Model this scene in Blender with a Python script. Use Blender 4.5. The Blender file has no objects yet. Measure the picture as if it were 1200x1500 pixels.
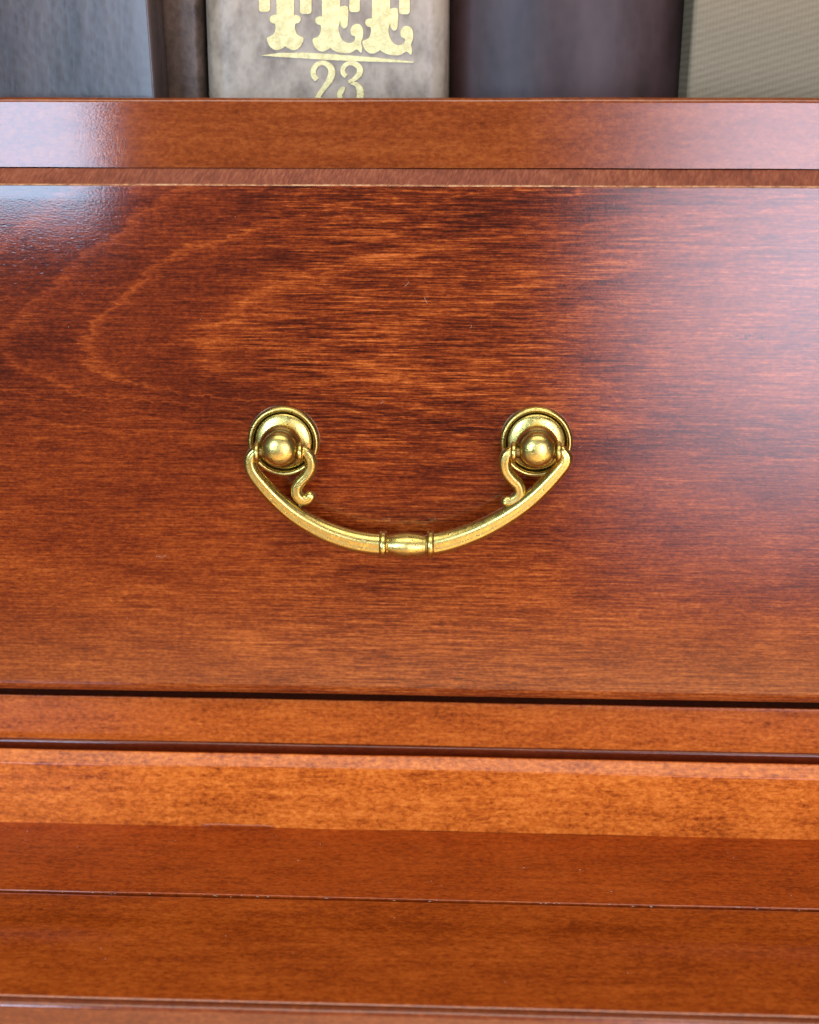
import bpy, bmesh, math, random
from mathutils import Vector, Matrix
random.seed(7)
scene = bpy.context.scene
COL = scene.collection
MM = 0.001

# ---------------------------------------------------------------- camera
F_PX = 2200.0                      # focal length in pixels of a 1200 px wide picture
PITCH = math.atan((750 - 120) / F_PX)
YAW = math.radians(2.6)
w_ = Vector((-math.sin(YAW) * math.cos(PITCH), math.cos(YAW) * math.cos(PITCH), -math.sin(PITCH)))
r_ = Vector((math.cos(YAW), math.sin(YAW), 0))
u_ = r_.cross(w_)
def ray(px, py):
    return w_ * F_PX + r_ * (px - 600) - u_ * (py - 750)
DIST = 0.440                       # camera to drawer face; the pull is then 76 mm between posts
_d = ray(601, 646)
CAM = -_d * (DIST / _d.y)          # the middle between the two posts is the world origin
def at(px, py, y=0.0):
    """World point (metres) on the vertical plane Y = y (metres) seen at a photo pixel."""
    d = ray(px, py)
    return CAM + d * ((y - CAM.y) / d.y)
def at_z(px, py, z):
    d = ray(px, py)
    return CAM + d * ((z - CAM.z) / d.z)

cam_d = bpy.data.cameras.new('camera')
cam = bpy.data.objects.new('camera', cam_d); COL.objects.link(cam)
cam.location = CAM
cam.rotation_euler = (math.pi / 2 - PITCH, 0, YAW)
cam_d.sensor_fit = 'HORIZONTAL'; cam_d.sensor_width = 36
cam_d.lens = F_PX / 1200 * 36
cam_d.clip_start = 0.01; cam_d.clip_end = 50
cam_d.dof.use_dof = True
cam_d.dof.focus_distance = 0.447
cam_d.dof.aperture_fstop = 11.0
scene.camera = cam

# ---------------------------------------------------------------- world and lamps
world = bpy.data.worlds.new('World'); scene.world = world; world.use_nodes = True
bg = world.node_tree.nodes['Background']
bg.inputs[0].default_value = (1.0, 0.93, 0.84, 1); bg.inputs[1].default_value = 0.09

def area(name, loc, target, sx, sy, power, color, spread=180):
    l = bpy.data.lights.new(name, 'AREA'); l.shape = 'RECTANGLE'; l.size = sx; l.size_y = sy
    l.energy = power; l.color = color; l.spread = math.radians(spread)
    o = bpy.data.objects.new(name, l); COL.objects.link(o)
    o.location = loc
    o.rotation_euler = (Vector(target) - Vector(loc)).to_track_quat('-Z', 'Y').to_euler()
    return o
# a window behind the photographer on the left, a curtained one on the right, the pale ceiling and the lit floor
def fade(o, u0, u1, v0, v1):
    """Brightness of a curtained window: it fades in from one side (u) and from the foot (v)."""
    l = o.data; l.use_nodes = True; t = l.node_tree; n = t.nodes
    em = n['Emission']; g = n.new('ShaderNodeNewGeometry'); s = n.new('ShaderNodeSeparateXYZ'); t.links.new(g.outputs['Parametric'], s.inputs[0])
    outs = []
    for k, (a, b) in ((0, (u0, u1)), (1, (v0, v1))):
        m = n.new('ShaderNodeMapRange'); m.interpolation_type = 'SMOOTHSTEP'; m.clamp = True
        m.inputs['From Min'].default_value = a; m.inputs['From Max'].default_value = b
        t.links.new(s.outputs[k], m.inputs['Value']); outs.append(m.outputs[0])
    q = n.new('ShaderNodeMath'); q.operation = 'MULTIPLY'; t.links.new(outs[0], q.inputs[0]); t.links.new(outs[1], q.inputs[1])
    t.links.new(q.outputs[0], em.inputs['Strength'])
area('window_lamp', (-1.17, -2.5, 0.475), (-1.17, 0, 0.475), 0.9, 1.2, 60, (0.48, 0.71, 1.0))
cur = area('curtain_lamp', (0.65, -2.2, -0.15), (0.65, 0, -0.15), 1.1, 1.5, 64, (0.84, 0.80, 1.0))
fade(cur, -0.02, 0.50, -0.02, 0.50)
area('ceiling_lamp', (0.1, -1.1, 1.9), (0.1, -0.5, 0), 1.9, 1.1, 30, (1.0, 0.93, 0.82))
fl = area('floor_lamp', (0.15, -1.35, -0.72), (0.15, -1.35, 1), 2.5, 1.3, 34, (1.0, 0.62, 0.34))
fl.rotation_euler = (math.pi, 0, 0)          # the sunlit wooden floor behind the photographer, brightest at the right
fade(fl, -0.25, 0.85, 1.0, 0.5)

scene.view_settings.view_transform = 'Standard'
scene.view_settings.look = 'None'
scene.view_settings.exposure = 0.12
scene.view_settings.gamma = 1.0
scene.view_settings.use_curve_mapping = False
scene.render.engine = 'CYCLES'

# ---------------------------------------------------------------- shader helpers
class NT:
    def __init__(self, name):
        self.m = bpy.data.materials.new(name); self.m.use_nodes = True
        self.t = self.m.node_tree; self.n = self.t.nodes; self.l = self.t.links
        self.b = self.n['Principled BSDF']
        self.co = self.n.new('ShaderNodeTexCoord').outputs['Object']
        s = self.n.new('ShaderNodeSeparateXYZ'); self.l.new(self.co, s.inputs[0])
        self.x, self.y, self.z = s.outputs
    def put(self, inp, v):
        if isinstance(v, bpy.types.NodeSocket): self.l.new(v, inp)
        else: inp.default_value = v
    def math(self, op, a, b=0.0, c=0.0, clamp=False):
        q = self.n.new('ShaderNodeMath'); q.operation = op; q.use_clamp = clamp
        self.put(q.inputs[0], a); self.put(q.inputs[1], b); self.put(q.inputs[2], c)
        return q.outputs[0]
    def add(self, a, b): return self.math('ADD', a, b)
    def mul(self, a, b): return self.math('MULTIPLY', a, b)
    def vec(self, x, y, z):
        q = self.n.new('ShaderNodeCombineXYZ')
        for i, v in enumerate((x, y, z)): self.put(q.inputs[i], v)
        return q.outputs[0]
    def noise(self, v, scale=1.0, detail=3.0, rough=0.55, dist=0.0):
        q = self.n.new('ShaderNodeTexNoise'); q.inputs['Scale'].default_value = scale
        q.inputs['Detail'].default_value = detail; q.inputs['Roughness'].default_value = rough
        q.inputs['Distortion'].default_value = dist
        self.l.new(v, q.inputs['Vector']); return q.outputs['Fac']
    def voronoi(self, v, scale=1.0):
        q = self.n.new('ShaderNodeTexVoronoi'); q.inputs['Scale'].default_value = scale
        self.l.new(v, q.inputs['Vector']); return q.outputs['Distance']
    def scaled(self, sx, sy, sz, off=0.0):
        return self.vec(self.math('MULTIPLY_ADD', self.x, sx, off), self.math('MULTIPLY_ADD', self.y, sy, off * 0.7), self.math('MULTIPLY_ADD', self.z, sz, off * 1.3))
    def range(self, v, a, b, c=0.0, d=1.0):
        q = self.n.new('ShaderNodeMapRange'); q.clamp = True
        self.put(q.inputs['Value'], v)
        for k, t in zip(('From Min', 'From Max', 'To Min', 'To Max'), (a, b, c, d)): q.inputs[k].default_value = t
        return q.outputs[0]
    def ramp(self, v, stops, interp='LINEAR'):
        q = self.n.new('ShaderNodeValToRGB'); e = q.color_ramp; e.interpolation = interp
        while len(e.elements) < len(stops): e.elements.new(0.5)
        for el, (p, c) in zip(e.elements, stops):
            el.position = p; el.color = (*c, 1) if len(c) == 3 else c
        self.l.new(v, q.inputs[0]); return q.outputs[0]
    def mix(self, f, a, b, mode='MIX'):
        q = self.n.new('ShaderNodeMix'); q.data_type = 'RGBA'; q.blend_type = mode
        self.put(q.inputs[0], f)
        for i, v in ((6, a), (7, b)):
            if isinstance(v, bpy.types.NodeSocket): self.l.new(v, q.inputs[i])
            else: q.inputs[i].default_value = (*v, 1)
        return q.outputs[2]
    def bump(self, h, strength, dist, normal=None):
        q = self.n.new('ShaderNodeBump'); q.inputs['Strength'].default_value = strength
        q.inputs['Distance'].default_value = dist; self.l.new(h, q.inputs['Height'])
        if normal: self.l.new(normal, q.inputs['Normal'])
        return q.outputs[0]
    def out(self, **kw):
        for k, v in kw.items():
            k = k.replace('_', ' ')
            inp = self.b.inputs[k]
            if isinstance(v, tuple) and len(v) == 3: v = (*v, 1)
            self.put(inp, v)
        return self.m

def lacquer(t, color, rough=0.45, coat=1.0, coat_rough=0.07, peel=0.25, spec=0.0, grain_h=None, dent=0.0):
    a = t.noise(t.scaled(1300, 1300, 2100), detail=2.0)
    b = t.noise(t.scaled(90, 90, 160), detail=2.0)
    dents = t.range(t.noise(t.scaled(620, 620, 1150, 17.0), detail=1.0), 0.63, 0.74)
    h = t.add(t.add(t.mul(a, 0.13), t.mul(b, 0.02)), t.mul(dents, -dent))
    if grain_h is not None: h = t.add(h, grain_h)
    n = t.bump(h, peel, 0.0006)
    t.out(Base_Color=color, Roughness=rough, Specular_IOR_Level=spec, Coat_Weight=coat, Coat_Roughness=coat_rough, Coat_IOR=1.5)
    t.l.new(n, t.b.inputs['Coat Normal']); t.l.new(n, t.b.inputs['Normal'])
    return t.m

PXM = 76.0 / 371.0 * MM            # metres per photo pixel on the drawer face
def panel_wood():
    """Red-brown stained flat-sawn board: cathedral figure at the left, streaks and pores all over."""
    t = NT('drawer_wood')
    warp = t.noise(t.scaled(28, 28, 60), detail=3)
    warp2 = t.noise(t.scaled(190, 190, 520, 3.0), detail=3)
    u = t.math('DIVIDE', t.x, PXM); v = t.math('DIVIDE', t.z, PXM)
    u = t.math('ADD', u, 601.0)                      # distances in the size of a photo pixel, about the apex of the figure
    d = t.math('ADD', v, -(646 - 508))
    d = t.add(d, t.math('MULTIPLY_ADD', warp, 60.0, -30.0))
    d = t.add(d, t.math('MULTIPLY_ADD', warp2, 16.0, -8.0))
    up = t.math('MAXIMUM', d, 0.0); dn = t.math('MAXIMUM', t.mul(d, -1.0), 0.0)
    gu = t.math('DIVIDE', t.mul(t.mul(up, up), 1.5), t.add(up, 60.0))
    gu = t.mul(gu, t.math('MULTIPLY_ADD', t.math('MAXIMUM', t.math('ADD', u, -280.0), 0.0), 0.0030, 1.0))
    gd = t.mul(t.math('POWER', dn, 3.0), 0.00042)
    f = t.math('SUBTRACT', u, t.add(gu, gd))
    f = t.add(f, t.math('MULTIPLY_ADD', t.noise(t.scaled(120, 120, 900, 9.0), detail=4, rough=0.6), 60.0, -30.0))
    fn = t.range(f, -700.0, 1300.0)
    P = lambda q: (q + 700) / 2000.0
    g = lambda k: (k, k, k)
    light = t.ramp(fn, [(0.0, g(.3)), (P(-520), g(.45)), (P(-500), g(.15)), (P(-330), g(.2)), (P(-270), g(.5)), (P(-255), g(.12)), (P(-160), g(.16)), (P(-138), g(.52)), (P(-125), g(.15)),
                        (P(-14), g(.14)), (P(-4), g(.20)), (P(4), g(.60)), (P(12), g(.48)), (P(24), g(.24)), (P(108), g(.20)), (P(120), g(.24)), (P(128), g(.80)), (P(137), g(.45)), (P(152), g(.22)),
                        (P(268), g(.20)), (P(292), g(.36)), (P(304), g(.72)), (P(322), g(.50)), (P(400), g(.38)), (P(520), g(.48)), (P(560), g(.62)), (P(640), g(.30)), (P(760), g(.55)), (P(860), g(.36)), (P(1000), g(.5)), (P(1250), g(.4))])
    inside = t.math('MAXIMUM', t.range(f, 240.0, 420.0), t.range(t.add(u, t.math('MULTIPLY_ADD', warp, 160.0, -80.0)), 310.0, 470.0))
    high = t.range(v, -60.0, 40.0)                   # the bolder streaks lie in the upper half of the board
    low_light = t.range(v, 20.0, -330.0)  # paler colour downwards, painting stronger light on the lower board
    bold = t.math('MULTIPLY', t.mul(inside, t.range(u, 960.0, 700.0, 0.3, 1.0)), t.range(high, 0, 1, 0.45, 1.0))
    s1 = t.noise(t.scaled(42, 42, 1200), detail=5, rough=0.62)
    s2 = t.noise(t.scaled(150, 150, 3500, 5.0), detail=5, rough=0.65)
    s3 = t.noise(t.scaled(700, 700, 1500, 2.0), detail=4, rough=0.7)
    blotch = t.noise(t.scaled(30, 30, 80, 21.0), detail=3)
    val = t.mul(t.math('ADD', light, -0.30), 0.46)
    val = t.add(val, t.mul(t.math('ADD', s1, -0.5), t.range(bold, 0, 1, 0.55, 1.7)))
    val = t.add(val, t.mul(t.math('ADD', s2, -0.5), t.range(bold, 0, 1, 0.8, 1.9)))
    val = t.add(val, t.mul(t.math('ADD', s3, -0.5), 0.8))
    val = t.add(val, t.mul(t.math('ADD', blotch, -0.5), 0.45))
    val = t.add(val, t.mul(low_light, 0.22))
    val = t.math('ADD', val, 0.43)
    col = t.ramp(val, [(0.0, (.024, .0034, .0010)), (0.28, (.078, .0104, .0024)), (0.48, (.160, .0240, .0042)), (0.66, (.262, .048, .0070)), (0.85, (.41, .094, .0145)), (1.0, (.54, .140, .030))])
    au = t.math('ABSOLUTE', t.math('ADD', u, -1088.0)); av = t.math('ABSOLUTE', t.math('ADD', v, -(646.0 - 487.0)))
    scuff = t.mul(t.mul(t.range(au, 44.0, 22.0), t.range(av, 7.0, 3.0)), t.range(t.noise(t.scaled(900, 900, 1400, 33.0), detail=2), 0.50, 0.60))
    col = t.mix(t.mul(scuff, 0.8), col, (.02, .006, .005))
    pore = t.noise(t.scaled(170, 170, 3600, 11.0), detail=2, rough=0.5)
    pm = t.math('MULTIPLY', t.range(pore, 0.60, 0.72), t.range(t.noise(t.scaled(22, 22, 70, 4.0), detail=2), 0.40, 0.66))
    col = t.mix(t.mul(pm, 0.75), col, (.028, .006, .004))
    return lacquer(t, col, rough=0.32, spec=0.02, coat_rough=0.08, peel=0.13, dent=0.05)

def rail_wood(name, dark, mid, light, seed, contrast=1.0, coat=1.0, rough=0.09, flat=False, peel=0.2):
    t = NT(name)
    if flat: t.y, t.z = t.z, t.y              # boards that lie flat: the grain is fine from back to front
    s1 = t.noise(t.scaled(38, 38, 420, seed), detail=4, rough=0.6)
    s2 = t.noise(t.scaled(260, 260, 1900, seed + 3), detail=4, rough=0.65)
    s3 = t.noise(t.scaled(560, 560, 950, seed + 7), detail=4, rough=0.7, dist=0.4)
    bl = t.noise(t.scaled(36, 36, 70, seed + 13), detail=3)
    val = t.mul(t.math('ADD', s1, -0.5), 0.6 * contrast)
    val = t.add(val, t.mul(t.math('ADD', s2, -0.5), 0.6 * contrast))
    val = t.add(val, t.mul(t.math('ADD', s3, -0.5), 1.25 * contrast))
    val = t.add(val, t.mul(t.math('ADD', bl, -0.5), 0.5 * contrast))
    val = t.math('ADD', val, 0.5)
    col = t.ramp(val, [(0.12, dark), (0.5, mid), (0.86, light)])
    return lacquer(t, col, coat=coat, coat_rough=rough, peel=peel)

def bevel_wood():
    """The cut top edge of the drawer: open grain, slanting fibres, duller lacquer."""
    t = NT('drawer_edge_wood')
    sl = t.vec(t.add(t.mul(t.x, 1500.0), t.mul(t.z, -500.0)), t.mul(t.y, 300.0), t.mul(t.z, 420.0))
    a = t.noise(sl, detail=3, rough=0.6)
    b = t.noise(t.scaled(90, 90, 90), detail=3)
    val = t.add(t.mul(a, 0.7), t.mul(b, 0.4))
    col = t.ramp(val, [(0.32, (.12, .026, .012)), (0.55, (.24, .060, .026)), (0.75, (.38, .12, .055))])
    n = t.bump(a, 0.35, 0.0004)
    t.out(Base_Color=col, Roughness=0.5, Coat_Weight=0.35, Coat_Roughness=0.35, Specular_IOR_Level=0.35)
    t.l.new(n, t.b.inputs['Normal'])
    return t.m

def brass(name, base=(.68, .53, .155), dark=(.085, .055, .020), rough=0.25):
    """Aged brass: rubbed bright in places, brown tarnish in clouds, casting pits and fine scratches."""
    t = NT(name)
    n1 = t.noise(t.scaled(240, 240, 240), detail=5, rough=0.68)
    n2 = t.noise(t.scaled(1700, 1700, 1700, 4.0), detail=2)
    n3 = t.noise(t.scaled(620, 620, 620, 8.0), detail=4, rough=0.7)
    pit = t.mul(t.range(n2, 0.60, 0.68), t.range(n3, 0.44, 0.58))
    cloud = t.range(n1, 0.58, 0.36)
    col = t.mix(t.range(n3, 0.32, 0.66), tuple(c * 0.80 for c in base), base)
    col = t.mix(t.mul(cloud, 0.38), col, (.30, .205, .062))
    col = t.mix(t.mul(pit, 0.9), col, dark)
    rg = t.add(t.range(n3, 0.3, 0.7, rough + 0.09, rough - 0.07), t.mul(cloud, 0.10))
    n = t.bump(t.add(t.add(t.mul(n1, 0.5), t.mul(n3, 0.20)), t.mul(pit, -0.30)), 0.26, 0.0006)
    t.out(Base_Color=col, Metallic=1.0, Roughness=rg)
    t.l.new(n, t.b.inputs['Normal'])
    return t.m

def leather(name, dark, light, scale, rough=0.35, spec=0.5, bump=0.3, streak=(1, 1, 1), lo=0.35, hi=0.68):
    t = NT(name)
    a = t.noise(t.scaled(scale * streak[0], scale * streak[1], scale * streak[2]), detail=4, rough=0.6)
    b = t.voronoi(t.scaled(scale * 3.2, scale * 3.2, scale * 3.2), 1.0)
    col = t.mix(t.range(t.add(a, t.mul(b, 0.12)), lo, hi), dark, light)
    n = t.bump(t.add(a, t.mul(b, 0.5)), bump, 0.001)
    t.out(Base_Color=col, Roughness=rough, Specular_IOR_Level=spec)
    t.l.new(n, t.b.inputs['Normal'])
    return t.m

def cloth():
    t = NT('olive_cloth')
    wv = t.math('SINE', t.add(t.mul(t.z, 3000.0), t.mul(t.x, -900.0)))
    wx = t.math('SINE', t.mul(t.x, 6000.0))
    n = t.noise(t.scaled(300, 300, 900), detail=3)
    h = t.add(t.add(t.mul(wv, 0.25), t.mul(wx, 0.12)), t.mul(n, 0.9))
    col = t.mix(t.range(h, -0.5, 1.4), (.185, .146, .088), (.275, .230, .150))
    nn = t.bump(h, 0.35, 0.0005)
    t.out(Base_Color=col, Roughness=0.75, Specular_IOR_Level=0.25)
    t.l.new(nn, t.b.inputs['Normal'])
    return t.m

def plain(name, color, rough=0.5, metallic=0.0, **kw):
    t = NT(name)
    n = t.noise(t.scaled(500, 500, 500), detail=3)
    col = t.mix(t.range(n, 0.3, 0.7), tuple(c * 0.8 for c in color), color)
    t.out(Base_Color=col, Roughness=rough, Metallic=metallic, **kw)
    return t.m

M = {
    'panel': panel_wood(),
    'edge': bevel_wood(),
    'shelf': rail_wood('shelf_edge_wood', (.085, .014, .004), (.205, .043, .0085), (.32, .085, .017), 2.0, 0.8, rough=0.07, peel=0.09),
    'rail': rail_wood('lower_rail_wood', (.15, .022, .0045), (.44, .088, .0115), (.65, .165, .025), 31.0, 1.0, coat=0.45, rough=0.2),
    'base': rail_wood('base_moulding_wood', (.20, .028, .005), (.55, .120, .0140), (.80, .230, .036), 47.0, 1.1, coat=0.5, rough=0.16),
    'ledge': rail_wood('ledge_wood', (.16, .022, .004), (.335, .056, .0075), (.47, .095, .013), 60.0, 1.2, flat=True, rough=0.06),
    'ledge2': rail_wood('ledge_front_wood', (.16, .025, .004), (.355, .066, .0078), (.54, .125, .016), 83.0, 1.05, flat=True, rough=0.06),
    'bead': rail_wood('edge_bead_wood', (.10, .022, .010), (.20, .045, .014), (.32, .085, .022), 97.0, 0.8),
    'groove_shade': rail_wood('shaded_groove_wood', (.06, .008, .003), (.12, .018, .005), (.18, .032, .008), 71.0, 0.8, rough=0.08),  # dark colour stands in for shade in the channel and gap
    'worn': rail_wood('worn_arris_wood', (.22, .07, .022), (.44, .18, .07), (.62, .33, .15), 5.0, 2.0, rough=0.12),
    'brass': brass('antique_brass'),
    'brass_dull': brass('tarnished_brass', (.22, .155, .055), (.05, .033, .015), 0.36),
    'grey_leather': leather('slate_leather', (.030, .018, .014), (.085, .062, .055), 110, 0.25, 0.30, 0.05, (1, 1, .14)),
    'brown_leather': leather('brown_mottled_leather', (.044, .027, .017), (.105, .068, .045), 130, 0.45, 0.4, 0.3),
    'pale_leather': leather('pale_grey_leather', (.225, .175, .122), (.41, .335, .245), 170, 0.40, 0.36, 0.12, (1, 1, .5)),
    'plum_leather': leather('dark_plum_leather', (.026, .011, .009), (.054, .028, .025), 80, 0.42, 0.30, 0.06, (1, 1, .25)),
    'cloth': cloth(),
    'gilt': leather('gilt', (.62, .51, .19), (.86, .76, .33), 500, 0.36, 0.5, 0.25),
    'paper': plain('book_paper', (.55, .47, .34), 0.8),
    'dust': plain('dust_fibre', (.50, .40, .30), 0.8),
    'dark_gap': plain('back_board_wood', (.05, .018, .010), 0.5),
}

# ---------------------------------------------------------------- mesh helpers
def link(name, bm, mat, parent=None, sharp=35):
    me = bpy.data.meshes.new(name)
    bmesh.ops.recalc_face_normals(bm, faces=bm.faces)
    bm.to_mesh(me); bm.free()
    for m in (mat if isinstance(mat, (list, tuple)) else [mat]): me.materials.append(m)
    me.shade_smooth(); me.set_sharp_from_angle(angle=math.radians(sharp))
    o = bpy.data.objects.new(name, me); COL.objects.link(o)
    if parent: adopt(o, parent)
    return o
def adopt(o, parent):
    o.parent = parent
    p = Matrix.Translation(parent.location) if parent.type == 'EMPTY' else Matrix.Identity(4)
    if parent.parent: p = Matrix.Identity(4)          # meshes carry their world coordinates
    o.matrix_parent_inverse = p.inverted()
def thing(name, label, cat, loc=(0, 0, 0), group=None):
    o = bpy.data.objects.new(name, None); COL.objects.link(o); o.location = loc
    o.empty_display_size = 0.02
    o['label'] = label; o['category'] = cat
    if group: o['group'] = group
    return o
def arc(cy, cz, r, a0, a1, n=7):
    return [(cy + r * math.cos(math.radians(a0 + (a1 - a0) * i / n)), cz + r * math.sin(math.radians(a0 + (a1 - a0) * i / n))) for i in range(n + 1)]
def prism(pts, x0, x1, n=24, matfn=None, wob=0.0, tilt=0.0):
    """Extrude a closed YZ outline along X, in n lengths, with a hand-finished waver of wob metres."""
    bm = bmesh.new(); rings = []
    ph = random.random() * 6
    for i in range(n + 1):
        x = x0 + (x1 - x0) * i / n
        dy = wob * (math.sin(x * 37 + ph) + 0.6 * math.sin(x * 91 + 2 * ph)); dz = wob * (math.sin(x * 29 + 3 * ph) + 0.5 * math.sin(x * 120 + ph)) + tilt * x
        rings.append([bm.verts.new((x, y + dy, z + dz)) for y, z in pts])
    k = len(pts)
    for i in range(n):
        for j in range(k):
            f = bm.faces.new((rings[i][j], rings[i][(j + 1) % k], rings[i + 1][(j + 1) % k], rings[i + 1][j]))
            if matfn: f.material_index = matfn(j)
    bm.faces.new(rings[0]); bm.faces.new(rings[-1])
    return bm
def box(bm, a, b):
    vs = [bm.verts.new((x, y, z)) for x in (a[0], b[0]) for y in (a[1], b[1]) for z in (a[2], b[2])]
    for q in ((0, 1, 3, 2), (4, 6, 7, 5), (0, 4, 5, 1), (2, 3, 7, 6), (0, 2, 6, 4), (1, 5, 7, 3)):
        bm.faces.new([vs[i] for i in q])
def lathe(bm, prof, c, axis='Y', n=48):
    """Turn (radius, height) about an axis through c; 'Y' heights go towards the camera, 'X' heights to the right."""
    rings = []
    for r, h in prof:
        if r < 1e-7:
            rings.append([bm.verts.new((c[0], c[1] - h, c[2]) if axis == 'Y' else (c[0] + h, c[1], c[2]))]); continue
        ring = []
        for i in range(n):
            a = 2 * math.pi * i / n
            if axis == 'Y': ring.append(bm.verts.new((c[0] + r * math.cos(a), c[1] - h, c[2] + r * math.sin(a))))
            else: ring.append(bm.verts.new((c[0] + h, c[1] + r * math.cos(a), c[2] + r * math.sin(a))))
        rings.append(ring)
    for A, B in zip(rings, rings[1:]):
        if len(A) == 1 and len(B) == 1: continue
        for i in range(n):
            j = (i + 1) % n
            if len(A) == 1: bm.faces.new((A[0], B[i], B[j]))
            elif len(B) == 1: bm.faces.new((A[i], A[j], B[0]))
            else: bm.faces.new((A[i], A[j], B[j], B[i]))
def smooth_profile(p, n=4):
    """Catmull-Rom through profile points."""
    out = []
    for i in range(len(p) - 1):
        a, b, c, d = p[max(i - 1, 0)], p[i], p[i + 1], p[min(i + 2, len(p) - 1)]
        for k in range(n):
            s = k / n
            out.append(tuple(0.5 * (2 * b[q] + (c[q] - a[q]) * s + (2 * a[q] - 5 * b[q] + 4 * c[q] - d[q]) * s * s + (3 * b[q] - a[q] - 3 * c[q] + d[q]) * s ** 3) for q in range(len(b))))
    out.append(tuple(p[-1])); return out
def sweep(bm, path, section, cap=True):
    """path: (x, y, z, half width); section: (across, forward) in units of the half width, forward is towards the camera."""
    path = smooth_profile(path, 8)
    rings = []
    for i, p in enumerate(path):
        a = path[max(i - 1, 0)]; b = path[min(i + 1, len(path) - 1)]
        t = Vector((b[0] - a[0], 0, b[2] - a[2]))
        t.normalize()
        nrm = Vector((-t.z, 0, t.x))
        if nrm.z < 0 and False: nrm = -nrm
        rings.append([bm.verts.new(Vector(p[:3]) + nrm * (s[0] * p[3]) + Vector((0, -1, 0)) * (s[1] * p[3])) for s in section])
    k = len(section)
    for A, B in zip(rings, rings[1:]):
        for j in range(k): bm.faces.new((A[j], A[(j + 1) % k], B[(j + 1) % k], B[j]))
    if cap:
        for R, q, sgn in ((rings[0], path[0], -1), (rings[-1], path[-1], 1)):
            o = path[1] if sgn < 0 else path[-2]
            t = Vector((q[0] - o[0], 0, q[2] - o[2])).normalized()
            prev = R; c = Vector(q[:3])
            for s, adv in ((0.92, 0.35), (0.72, 0.66), (0.40, 0.88)):
                ring = [bm.verts.new(c + (v.co - c) * s + t * adv * q[3]) for v in R]
                for j in range(k): bm.faces.new((prev[j], prev[(j + 1) % k], ring[(j + 1) % k], ring[j]))
                prev = ring
            bm.faces.new(prev)

X0, X1 = -0.24, 0.24
BACK = 0.24
RY = 6.0 * MM                       # the bookcase rails lie this far behind the drawer face

# ---------------------------------------------------------------- the bookcase
zt = at(600, 143, RY).z; zr = at(600, 246, RY).z
bookcase = thing('bookcase', 'red-brown lacquered wooden bookcase holding the books and the drawer', 'bookcase', (0, RY, at(600, 1480, -0.06).z - 0.012))
shelf_top = zt - 5 * MM             # the boards the books stand on lie behind the raised front edge
pts = [(RY + 20 * MM, zr), (RY, zr), (RY, zr + 1 * MM), (RY, zt - 2.4 * MM)] + arc(RY + 1.6 * MM, zt - 1.6 * MM, 1.6 * MM, 180, 90, 8) + [(RY + 4 * MM, zt), (RY + 16 * MM, zt), (RY + 20 * MM, zt)]
link('shelf_edge', prism(pts, X0, X1, 40, wob=0.00008), M['shelf'], bookcase)
bm = bmesh.new(); box(bm, (X0, RY + 20.05 * MM, zr), (X1, BACK, shelf_top))
link('shelf', bm, M['shelf'], bookcase)
bm = bmesh.new(); box(bm, (X0, BACK, zr - 0.2), (X1, BACK + 0.01, zt + 0.26))
link('back_board', bm, M['dark_gap'], bookcase)

zb0 = at(600, 1024, 0).z            # lower edge of the drawer
TL = 0.0                            # everything is level
za = at(600, 1092, RY).z            # foot of the rail under the drawer
zg = at(600, 1028.5, RY).z            # its top: a dark gap is left under the drawer
pts = [(RY, za), (RY, za + 1 * MM), (RY, zg - 1.4 * MM)] + arc(RY + .3 * MM, zg - .3 * MM, .3 * MM, 180, 90, 4) + [(RY + 2 * MM, zg), (RY + 20 * MM, zg), (RY + 20 * MM, za)]
link('lower_rail', prism(pts, X0, X1, 40, matfn=lambda j: 1 if j in (7, 8) else 0, wob=0.00006), [M['rail'], M['groove_shade']], bookcase)  # rail top coloured dark to paint the gap's shade
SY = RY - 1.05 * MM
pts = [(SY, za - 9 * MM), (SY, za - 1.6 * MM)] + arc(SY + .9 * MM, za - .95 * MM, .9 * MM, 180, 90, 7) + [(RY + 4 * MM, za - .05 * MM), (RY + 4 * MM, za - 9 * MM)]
link('shaded_groove_strip', prism(pts, X0, X1, 40, wob=0.00004), M['groove_shade'], bookcase)  # strip coloured dark in place of shade in the channel

MY = -4.0 * MM                      # face of the moulding below
zm = at(600, 1127, MY).z            # top arris of its face
zl = at(600, 1217, MY).z            # where it meets the ledge
ch = 2.6 * MM
pts = [(RY + 20 * MM, zl - 2 * MM), (RY + 20 * MM, za - 4.05 * MM), (RY - 1.25 * MM, za - 4.05 * MM), (RY - 1.25 * MM, za - .35 * MM)]
pts = [(MY, zl), (MY, zl + 1 * MM), (MY, zm - 1.2 * MM)] + arc(MY + .8 * MM, zm - .7 * MM, .8 * MM, 180, 130, 4) + [(MY + ch, zm + ch * .95), (MY + ch + .5 * MM, zm + ch * 1.1)]
ytop = pts[-1]
pts += [(MY + ch + 1.2 * MM, ytop[1] - .1 * MM), (MY + ch + 1.3 * MM, ytop[1] - 4 * MM), (SY - .1 * MM, ytop[1] - 4 * MM), (SY - .1 * MM, zl)]
link('base_moulding', prism(pts, X0, X1, 40, wob=0.00008), M['base'], bookcase)

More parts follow.
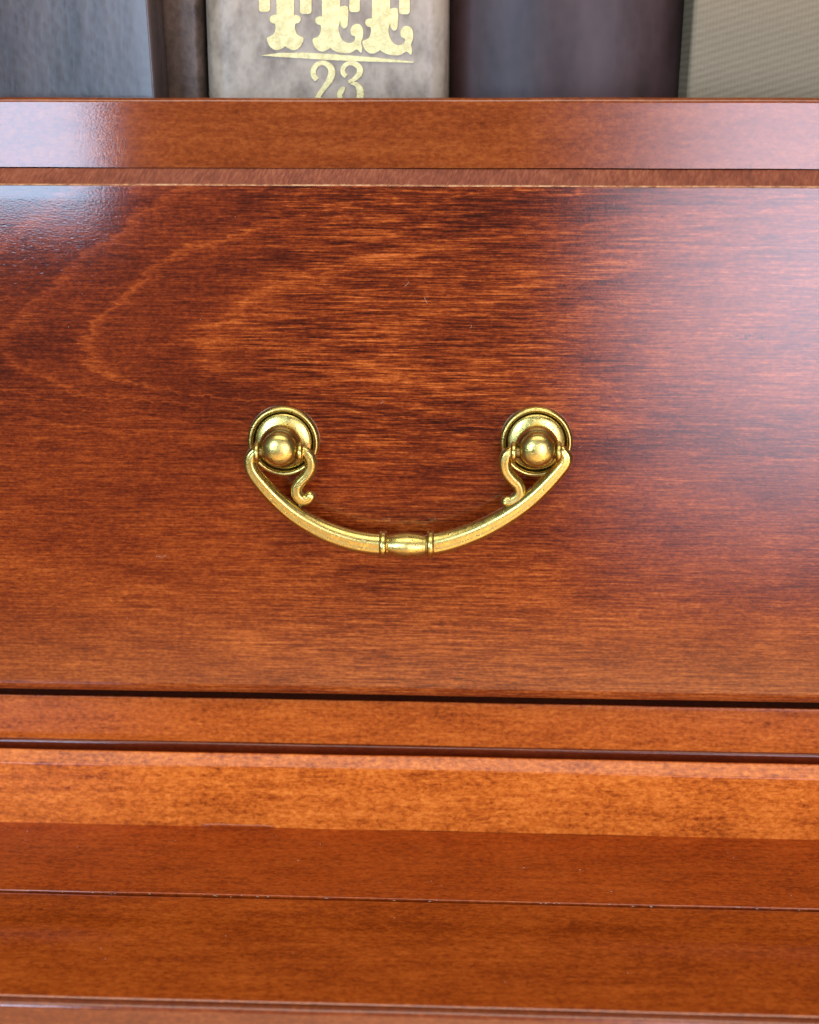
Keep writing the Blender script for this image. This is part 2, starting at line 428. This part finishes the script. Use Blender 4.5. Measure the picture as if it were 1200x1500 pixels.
bm = bmesh.new()                     # a run of varnish hardened along the joint
q = [at(px, py, MY - .15 * MM) for px, py in ((296, 1208.5), (320, 1209), (350, 1209.8), (380, 1210.6), (402, 1211.5))]
sweep(bm, [(p.x, p.y, p.z, r * MM) for p, r in zip(q, (.25, .55, .4, .5, .2))], [(math.cos(a * .785), .5 * math.sin(a * .785)) for a in range(8)])
link('varnish_run', bm, M['ledge'], bookcase)
seam = at_z(600, 1319, zl); front = at_z(600, 1474, zl)
print('ledge depths', seam.y, front.y, 'zl', zl, 'zm', zm, 'za', za, 'ytop', ytop)
g = 0.85 * MM
pts = [(MY + 4 * MM, zl - 9 * MM), (seam.y + g, zl - 9 * MM), (seam.y + g, zl - .6 * MM)] + arc(seam.y + g + .4 * MM, zl - .4 * MM, .4 * MM, 180, 90, 4) + [(seam.y + 2 * MM, zl), (MY + 4 * MM, zl)]
pts = [(y, z - 0.05 * MM) for y, z in pts]
link('ledge_board', prism(pts, X0, X1, 40, wob=0.00005), M['ledge'], bookcase)
pts = [(seam.y - g, zl - 9 * MM), (front.y + .25 * MM, zl - 9 * MM), (front.y + .25 * MM, zl - .4 * MM), (front.y + .6 * MM, zl - .1 * MM), (front.y + 2 * MM, zl), (seam.y - g - 1.5 * MM, zl)] + arc(seam.y - g - .4 * MM, zl - .4 * MM, .4 * MM, 90, 0, 4)
link('ledge_board', prism(pts, X0, X1, 40, wob=0.00005), M['ledge2'], bookcase)
fz = zl + .1 * MM
pts = [(front.y - .05 * MM, zl - 30 * MM), (front.y - .05 * MM, fz - .6 * MM)] + arc(front.y - 1.6 * MM, fz - 1.6 * MM, 1.6 * MM, 40, 190, 12) + [(front.y - 3.3 * MM, fz - 3.2 * MM), (front.y - 3.6 * MM, fz - 9 * MM), (front.y - 3.6 * MM, zl - 30 * MM)]
link('edge_bead', prism(pts, X0, X1, 40, wob=0.00008), M['bead'], bookcase)

# ---------------------------------------------------------------- the drawer
zd1 = at(600, 272, 0).z; zd0 = at(600, 1023, 0).z
drawer = thing('drawer', 'red-brown figured wood drawer front with a swinging brass pull', 'drawer', (0, 0, zd0))
bz = zr - .25 * MM
rr = .7 * MM; R2 = 3.0 * MM
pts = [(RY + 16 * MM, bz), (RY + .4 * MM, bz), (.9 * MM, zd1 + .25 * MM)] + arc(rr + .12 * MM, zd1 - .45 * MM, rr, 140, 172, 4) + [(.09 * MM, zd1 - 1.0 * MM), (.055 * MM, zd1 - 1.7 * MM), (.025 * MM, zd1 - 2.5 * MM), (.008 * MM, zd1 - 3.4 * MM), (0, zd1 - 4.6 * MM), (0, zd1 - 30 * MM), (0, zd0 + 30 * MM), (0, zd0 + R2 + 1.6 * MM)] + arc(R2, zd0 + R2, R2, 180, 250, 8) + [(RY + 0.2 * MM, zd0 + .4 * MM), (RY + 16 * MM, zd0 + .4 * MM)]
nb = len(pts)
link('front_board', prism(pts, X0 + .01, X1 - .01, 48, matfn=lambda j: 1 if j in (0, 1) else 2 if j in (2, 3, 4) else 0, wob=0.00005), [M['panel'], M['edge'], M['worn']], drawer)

def post_parts(pc, pivots, outer_left):
    c = at(pc[0], pc[1], 0.0); c = (c.x, 0.0, c.z)
    mm = lambda L, k=1.035: [(r * MM * k, h * MM) for r, h in L]
    bm = bmesh.new()
    lathe(bm, mm([(10.55, -.05), (10.6, .55)] + smooth_profile([(10.6, .6), (10.4, 1.45), (9.8, 2.0), (9.05, 1.75), (8.65, .7)], 4) + smooth_profile([(8.55, .5), (8.3, 1.0), (7.6, 1.45), (6.2, 1.85), (4.0, 2.15), (3.0, 2.25)], 4) + [(0, 2.4)]), c, n=64)
    ro = link('rosette', bm, [M['brass'], M['brass_dull']], drawer, sharp=50)
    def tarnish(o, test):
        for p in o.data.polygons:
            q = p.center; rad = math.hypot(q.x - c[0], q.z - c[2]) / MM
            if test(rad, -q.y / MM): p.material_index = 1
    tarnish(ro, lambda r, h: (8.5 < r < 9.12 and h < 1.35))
    bm = bmesh.new()
    lathe(bm, mm([(0, 2.0), (4.3, 2.1)] + smooth_profile([(4.3, 2.3), (4.6, 3.6), (5.35, 5.2), (5.65, 7.0), (5.45, 8.6), (4.95, 9.75), (4.72, 10.05)], 4) + smooth_profile([(4.68, 10.1), (4.66, 10.9), (4.42, 12.1), (3.6, 13.2), (2.2, 13.9), (.8, 14.15)], 4) + [(0, 14.2)], 1.14), c, n=56)
    pk = link('post_knob', bm, [M['brass'], M['brass_dull']], ro, sharp=50)
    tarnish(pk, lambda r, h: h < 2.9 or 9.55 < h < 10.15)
    return ro, c

PY = -9.2 * MM
def pv(px, py, y=PY): 
    q = at(px, py, y); return q
post_parts((416, 645.6), None, True)
post_parts((785.6, 646.6), None, False)

mmw = PXM                                            # half widths below are in photo pixels of the drawer face
def by(py):                                          # the bail hangs from the pivots and leans in towards the drawer
    s = min(max((py - 660) / 140.0, 0), 1.2)
    return PY + 2.2 * MM * s
def path(L, k=1.19):
    out = []
    for px, py, hw in L:
        q = at(px, py, by(py)); out.append((q.x, q.y, q.z, hw * PXM * k))
    return out
N = 28
def ridged(n=N):
    s = []
    for i in range(n):
        a = 2 * math.pi * i / n
        x, y = math.cos(a), math.sin(a)
        r = 1.0
        if y > 0: y = y * 0.86 - 0.13 * math.exp(-((x + 0.1) / 0.22) ** 2)
        else: y = y * 0.55
        s.append((x, y))
    return s
SEC = ridged()
RND = [(math.cos(2 * math.pi * i / 18), 0.85 * math.sin(2 * math.pi * i / 18)) for i in range(18)]
bm = bmesh.new()
left = [(374.5, 661, 6.5), (368.5, 667, 7.4), (366.2, 677, 8.0), (370.5, 691, 8.8), (383, 707.5, 9.8), (403, 729, 10.8), (427, 749.8, 11.8), (452, 766, 12.8), (481, 780.3, 13.6), (513, 791, 14.1), (541, 796.3, 14.4), (562, 798, 14.4)]
right = [(631, 798, 14.4), (650, 794.5, 14.2), (674, 787.5, 13.8), (699, 778, 13.3), (721, 767.5, 12.8), (744, 754.5, 12.0), (767, 739, 11.4), (786, 723, 10.8), (803, 706.5, 10.2), (817, 691, 9.6), (826.5, 679, 9.0), (829, 669.5, 8.4), (824, 660.5, 7.0)]
sweep(bm, path(left), SEC); sweep(bm, path(right), SEC)
bail = link('bail_handle', bm, M['brass'], drawer, sharp=60)

def lathe_x(name, prof, px, py, y, mat, parent, n=32, sz=1.0):
    c = at(px, py, y); bm = bmesh.new()
    lathe(bm, [(r * PXM, h * PXM) for r, h in prof], c, 'X', n)
    return link(name, bm, mat, parent, sharp=50)
gy = by(797)
for px in (561.5, 631):
    lathe_x('grip_collar', [(0, -5.5), (14, -5.5)] + smooth_profile([(16, -5.4), (19.6, -4.2), (20.8, 0), (19.6, 4.2), (16, 5.4)], 4) + [(14, 5.5), (0, 5.5)], px, 797.6, gy, M['brass'], bail)
lathe_x('grip_barrel', [(0, -31), (12.5, -31), (12.8, -28)] + smooth_profile([(15.4, -27), (18.2, -16), (19.7, -5), (20.0, 0), (19.7, 5), (18.2, 16), (15.4, 27)], 4) + [(12.8, 28), (12.5, 31), (0, 31)], 596.5, 798.6, gy, M['brass'], bail)
cprof = [(0, -4.2), (11, -4.2)] + smooth_profile([(12.5, -4.0), (15.2, -2.5), (15.8, 0), (15.2, 2.5), (12.5, 4.0)], 3) + [(11, 4.2), (0, 4.2)]
for px in (377.0, 440.5, 752.3, 818.5):
    lathe_x('pivot_collar', cprof, px, 662.5, PY, M['brass'], bail)
for pa, pb in ((377, 440.5), (752.3, 818.5)):
    h = (pb - pa) / 2
    lathe_x('pivot_pin', [(0, -h), (8.5, -h), (8.5, h), (0, h)], (pa + pb) / 2, 662.5, PY, M['brass_dull'], bail, 24)
# the scrolled inner ends, cast in one with the bail through a short dark web
for L, web in (([(444.5, 660.5, 5.8), (451, 665.5, 6.6), (455.3, 674.5, 7.0), (455.2, 685, 7.1), (449.5, 696.5, 7.0), (440.5, 706, 6.7), (434.6, 715, 6.8), (435.5, 724.5, 7.0), (442, 731.5, 6.9), (450.5, 731.5, 6.6), (454.5, 727, 6.4)], ((446, 735), (432, 746))),
               ([(748.5, 661.5, 5.8), (742.5, 667, 6.8), (739.6, 676.5, 7.1), (742, 690, 7.2), (749.5, 701, 7.2), (758.5, 710, 7.0), (761.6, 720, 7.0), (757.5, 729, 7.0), (749, 734, 6.8), (741.5, 734.8, 6.5)], ((751, 737), (764, 746)))):
    bm = bmesh.new()
    sc = [(x, y + .2 * MM, z, r) for x, y, z, r in path(L, 1.30)]
    sweep(bm, sc, SEC)
    so = link('scroll_end', bm, M['brass'], bail, sharp=60)
    bm = bmesh.new()
    (ax, ay), (bx, by_) = web
    p = at(ax, ay, by(ay) + 1.2 * MM); q = at(bx, by_, by(by_) + 1.4 * MM)
    sweep(bm, [(*p, 5 * PXM), (*((p + q) / 2), 5 * PXM), (*q, 5 * PXM)], RND)
    link('scroll_web', bm, M['brass_dull'], bail, sharp=60)

# ---------------------------------------------------------------- the books
def book(name, label, x0, x1, yf, mat, height, depth=0.16, bulge=0.0, rl=4.0, rrr=4.0, lean=0.0, skew=0.0):
    """x0..x1: the spine's width in metres at yf; bulge: how far the spine is rounded; rl, rrr: radii of its edges in mm."""
    t = thing(name, label, 'book', ((x0 + x1) / 2, yf, shelf_top), 'books standing on the shelf')
    rl *= MM; rrr *= MM
    out = [(x0 + .6 * MM, yf + depth)]
    out += [(x0, yf + rl * 1.2 + 20 * MM), (x0, yf + rl * 1.1 + 1 * MM)]
    out += [(x0 + rl - rl * math.cos(a), yf + rl - rl * math.sin(a)) for a in [math.pi / 2 * i / 8 for i in range(9)]]
    n = 16
    for i in range(1, n):
        s = i / n; x = x0 + rl + (x1 - rrr - x0 - rl) * s
        out.append((x, yf))
    out += [(x1 - rrr + rrr * math.sin(a), yf + rrr - rrr * math.cos(a)) for a in [math.pi / 2 * i / 8 for i in range(9)]]
    out += [(x1, yf + rrr * 1.1 + 1 * MM), (x1, yf + rrr * 1.2 + 20 * MM), (x1 - .6 * MM, yf + depth)]
    th = 2.6 * MM
    cx = (x0 + x1) / 2
    def bow(x, y):
        s = (x - cx) / ((x1 - x0) / 2)
        return y + skew * (x1 - x) * (1 if y < yf + 0.03 else 0) + bulge * s * s * (1 if y < yf + 0.03 else 0)
    out = [(x, bow(x, y)) for x, y in out]
    inn = []
    for x, y in out:
        inn.append((min(max(x, x0 + th), x1 - th), max(y + th * .6, yf + th + (bulge if abs(x - cx) > .3 * (x1 - x0) else bulge * .4))))
    bm = bmesh.new()
    zs = [shelf_top + .1 * MM, shelf_top + .6 * MM] + [shelf_top + height * k / 6 for k in range(1, 7)]
    O, I = [], []
    for z in zs:
        dx = lean * (z - shelf_top)
        O.append([bm.verts.new((x + dx, y, z)) for x, y in out]); I.append([bm.verts.new((x + dx, y, z)) for x, y in inn])
    k = len(out)
    for A, B in zip(O, O[1:]):
        for j in range(k - 1): bm.faces.new((A[j], A[j + 1], B[j + 1], B[j]))
    for A, B in zip(I, I[1:]):
        for j in range(k - 1): bm.faces.new((A[j], B[j], B[j + 1], A[j + 1]))
    for A, B in ((O[0], I[0]), (O[-1], I[-1])):
        for j in range(k - 1): bm.faces.new((A[j], A[j + 1], B[j + 1], B[j]))
    for j in (0, k - 1):
        for a in range(len(zs) - 1): bm.faces.new((O[a][j], O[a + 1][j], I[a + 1][j], I[a][j]))
    c = link('cover', bm, mat, t, sharp=50)
    bm = bmesh.new()
    box(bm, (x0 + th + .2 * MM, yf + bulge + skew * (x1 - x0) + th + 2 * MM, shelf_top + 3 * MM), (x1 - th - .2 * MM, yf + depth - 4 * MM, shelf_top + height - 4 * MM))
    if lean:
        for v in bm.verts: v.co.x += lean * (v.co.z - shelf_top)
    link('page_block', bm, M['paper'], t)
    return t, c

def xs(px, y): return at(px, 140, y).x
YT = 42 * MM
book('book', 'slate grey leather book with a pale sheen, leftmost on the shelf', xs(-170, .030), xs(229, .030), .030, M['grey_leather'], 0.235, bulge=0, skew=.15, rl=5, rrr=1.2, lean=-0.03)
book('book', 'dark brown mottled leather book set back beside the pale spine numbered 23', xs(236, .050), xs(300, .050), .050, M['brown_leather'], 0.225, bulge=1 * MM, rl=3, rrr=3)
tee, tcover = book('book', 'pale grey leather book with gilt letters and number 23', xs(301, YT), xs(656, YT), YT, M['pale_leather'], 0.235, bulge=0.0, rl=7.5, rrr=7.0)
book('book', 'dark plum leather book with rounded spine between pale and olive books', xs(658, .052), xs(1003, .052), .052, M['plum_leather'], 0.23, bulge=9 * MM, rl=3, rrr=3)
book('book', 'olive grey cloth book with ribbed weave, rightmost on the shelf', xs(1006, .040), xs(1390, .040), .040, M['cloth'], 0.235, bulge=.5 * MM, rl=2.0, rrr=3, lean=0.025)

# gilt letters: outlines in the plane of the spine, 0.35 mm proud of it
SC = 310.0 / 1200.0
def spt(a, b):                                       # from the lettering's own drawing units to the spine
    q = at(370 + a * SC, b * SC, YT - .15 * MM); return q
def plate(name, polys, parent, th=0.45 * MM):
    bm = bmesh.new()
    for poly in polys:
        pp = [spt(*p) for p in poly]
        fr = [bm.verts.new((p.x, YT - th, p.z)) for p in pp]; bk = [bm.verts.new((p.x, YT + .5 * MM, p.z)) for p in pp]
        f = bm.faces.new(fr); f2 = bm.faces.new(bk)
        k = len(pp)
        for j in range(k): bm.faces.new((fr[j], fr[(j + 1) % k], bk[(j + 1) % k], bk[j]))
        f.normal_update(); f2.normal_update()
        bmesh.ops.triangulate(bm, faces=[f, f2])
    return link(name, bm, M['gilt'], parent, sharp=30)
def curve(poly, n=4): return smooth_profile([tuple(map(float, p)) for p in poly], n)
def rnd(x0, x1, y0, y1, r=14):
    return [(x0, y0), (x1, y0), (x1, y1 - r), (x1 - r * .3, y1 - r * .3), (x1 - r, y1), (x0 + r, y1), (x0 + r * .3, y1 - r * .3), (x0, y1 - r)]
TOP = -190.0
def foot_left(cx, dy=0):                             # left half of the forked foot, from the stem down to the notch
    return [(cx - 50, 85 + dy), (cx - 62, 84 + dy), (cx - 82, 92 + dy), (cx - 88, 112 + dy), (cx - 74, 130 + dy), (cx - 58, 134 + dy), (cx - 55, 160 + dy), (cx - 66, 192 + dy), (cx - 86, 205 + dy), (cx - 103, 214 + dy), (cx - 100, 238 + dy), (cx - 85, 265 + dy), (cx - 60, 282 + dy), (cx - 32, 281 + dy), (cx, 262 + dy)]
cx = 186
fl = curve(foot_left(cx), 3); fr_ = [(2 * cx - x, y) for x, y in reversed(fl)]
plate('letter', [[(cx - 50, TOP)] + fl + fr_[1:] + [(cx + 50, TOP)], rnd(37, 100, TOP - 40, 66), rnd(270, 335, TOP - 40, 78), [(37, TOP - 60), (335, TOP - 60), (335, TOP - 2), (37, TOP - 2)]], tcover)
for cx, dy in ((446, 8), (729, 20)):
    fl = curve(foot_left(cx - 2, dy), 3)
    arm = curve([(cx, 268 + dy), (cx + 28, 284 + dy), (cx + 70, 293 + dy), (cx + 112, 290 + dy), (cx + 146, 272 + dy), (cx + 170, 292 + dy), (cx + 176, 262 + dy), (cx + 170, 232 + dy), (cx + 182, 195 + dy), (cx + 178, 150 + dy), (cx + 158, 128 + dy), (cx + 128, 132 + dy), (cx + 111, 155 + dy), (cx + 114, 188 + dy), (cx + 136, 200 + dy), (cx + 128, 226 + dy), (cx + 98, 236 + dy), (cx + 68, 222 + dy), (cx + 50, 190 + dy), (cx + 42, 155 + dy), (cx + 46, 128 + dy), (cx + 52, 112 + dy)], 3)
    plate('letter', [[(cx - 50, TOP)] + fl + arm + [(cx + 50, TOP)],
                     curve([(cx + 50.5, 30 + dy), (cx + 94, 30 + dy), (cx + 95, 120 + dy), (cx + 86, 148 + dy), (cx + 68, 152 + dy), (cx + 53, 132 + dy)], 3),
                     rnd(cx + 103, cx + 163, TOP - 40, 60 + dy), [(cx - 70, TOP - 60), (cx + 165, TOP - 60), (cx + 165, TOP - 2), (cx - 70, TOP - 2)]], tcover)
plate('rule', [[(48, 314), (150, 300), (300, 298), (480, 308), (700, 326), (918, 350), (910, 355), (700, 350), (480, 342), (300, 331), (150, 322)]], tcover)
def ribbon(L):
    L = smooth_profile([tuple(map(float, p)) for p in L], 5)
    a, b = [], []
    for i, p in enumerate(L):
        q0 = L[max(i - 1, 0)]; q1 = L[min(i + 1, len(L) - 1)]
        t = Vector((q1[0] - q0[0], q1[1] - q0[1])).normalized(); n = Vector((-t.y, t.x))
        a.append((p[0] + n.x * p[2], p[1] + n.y * p[2])); b.append((p[0] - n.x * p[2], p[1] - n.y * p[2]))
    return a + b[::-1]
plate('numeral', [ribbon([(366, 452, 14), (348, 430, 15), (346, 396, 15), (366, 366, 13), (402, 356, 13), (438, 376, 17), (450, 412, 20), (436, 456, 18), (404, 500, 14), (374, 545, 13), (362, 580, 16)]), ribbon([(350, 590, 10), (400, 585, 18), (450, 592, 14), (466, 566, 8)])], tcover)
plate('numeral', [ribbon([(532, 432, 12), (514, 412, 14), (516, 382, 13), (544, 358, 12), (582, 362, 15), (608, 388, 17), (602, 424, 16), (570, 452, 11), (545, 464, 8)]), ribbon([(556, 470, 7), (588, 478, 13), (610, 512, 19), (606, 560, 18), (570, 592, 12), (530, 590, 12)]), ribbon([(500, 560, 12), (494, 535, 15), (512, 505, 14), (524, 500, 6)])], tcover)

# ---------------------------------------------------------------- dust and lint
bm = bmesh.new()
def speck(c, L, r, ang, n3):
    """A short bent fibre lying on a surface with normal n3."""
    a = Vector((math.cos(ang), 0, math.sin(ang))) if abs(n3.y) > .5 else Vector((math.cos(ang), math.sin(ang), 0))
    b = n3.cross(a)
    pts = [c - a * L, c + b * L * random.uniform(-.35, .35), c + a * L]
    rings = []
    for p in pts:
        rings.append([bm.verts.new(p + b * r), bm.verts.new(p + n3 * r * 1.6), bm.verts.new(p - b * r), bm.verts.new(p - n3 * r * .3)])
    for A, B in zip(rings, rings[1:]):
        for j in range(4): bm.faces.new((A[j], A[(j + 1) % 4], B[(j + 1) % 4], B[j]))
    bm.faces.new(rings[0]); bm.faces.new(rings[-1])
UP = Vector((0, 0, 1)); FR = Vector((0, -1, 0))
for i in range(26):
    px, py = random.uniform(-40, 1240), random.choice([random.uniform(1222, 1300), random.uniform(1225, 1255), random.uniform(1345, 1450)])
    p = at_z(px, py + (px - 600) * .024, zl + .05 * MM); speck(p, random.uniform(.10, .26) * MM, .07 * MM, random.uniform(0, 6.3), UP)
for i in range(40):
    px = random.uniform(-40, 1240)
    p = at_z(px, 1319 + (px - 600) * .024 + random.uniform(-1.5, 1.5), zl - .25 * MM); speck(p, random.uniform(.12, .4) * MM, .09 * MM, random.uniform(-.4, .4), UP)
for px, py, L, a in ((624, 440, 1.0, 2.0), (236, 814, 1.6, .1), (908, 442, .9, 2.2), (596, 416, .9, .8), (690, 478, .5, 1.2), (900, 300, .4, 1), (1080, 320, 1.0, .8), (560, 590, .5, 0.5), (850, 655, .5, .6)):
    speck(at(px, py, -.05 * MM), L * MM, .06 * MM, a, FR)
for i in range(16):
    speck(at(random.uniform(0, 1200), random.uniform(285, 980), -.05 * MM), random.uniform(.1, .25) * MM, .05 * MM, random.uniform(0, 3), FR)
speck(at(1126, 1232, MY - .1 * MM), 2.0 * MM, .16 * MM, -.02, FR)
du = link('dust', bm, M['dust'], None)
du['kind'] = 'stuff'; du['label'] = 'pale dust specks and lint on the lacquered wood'; du['category'] = 'dust'
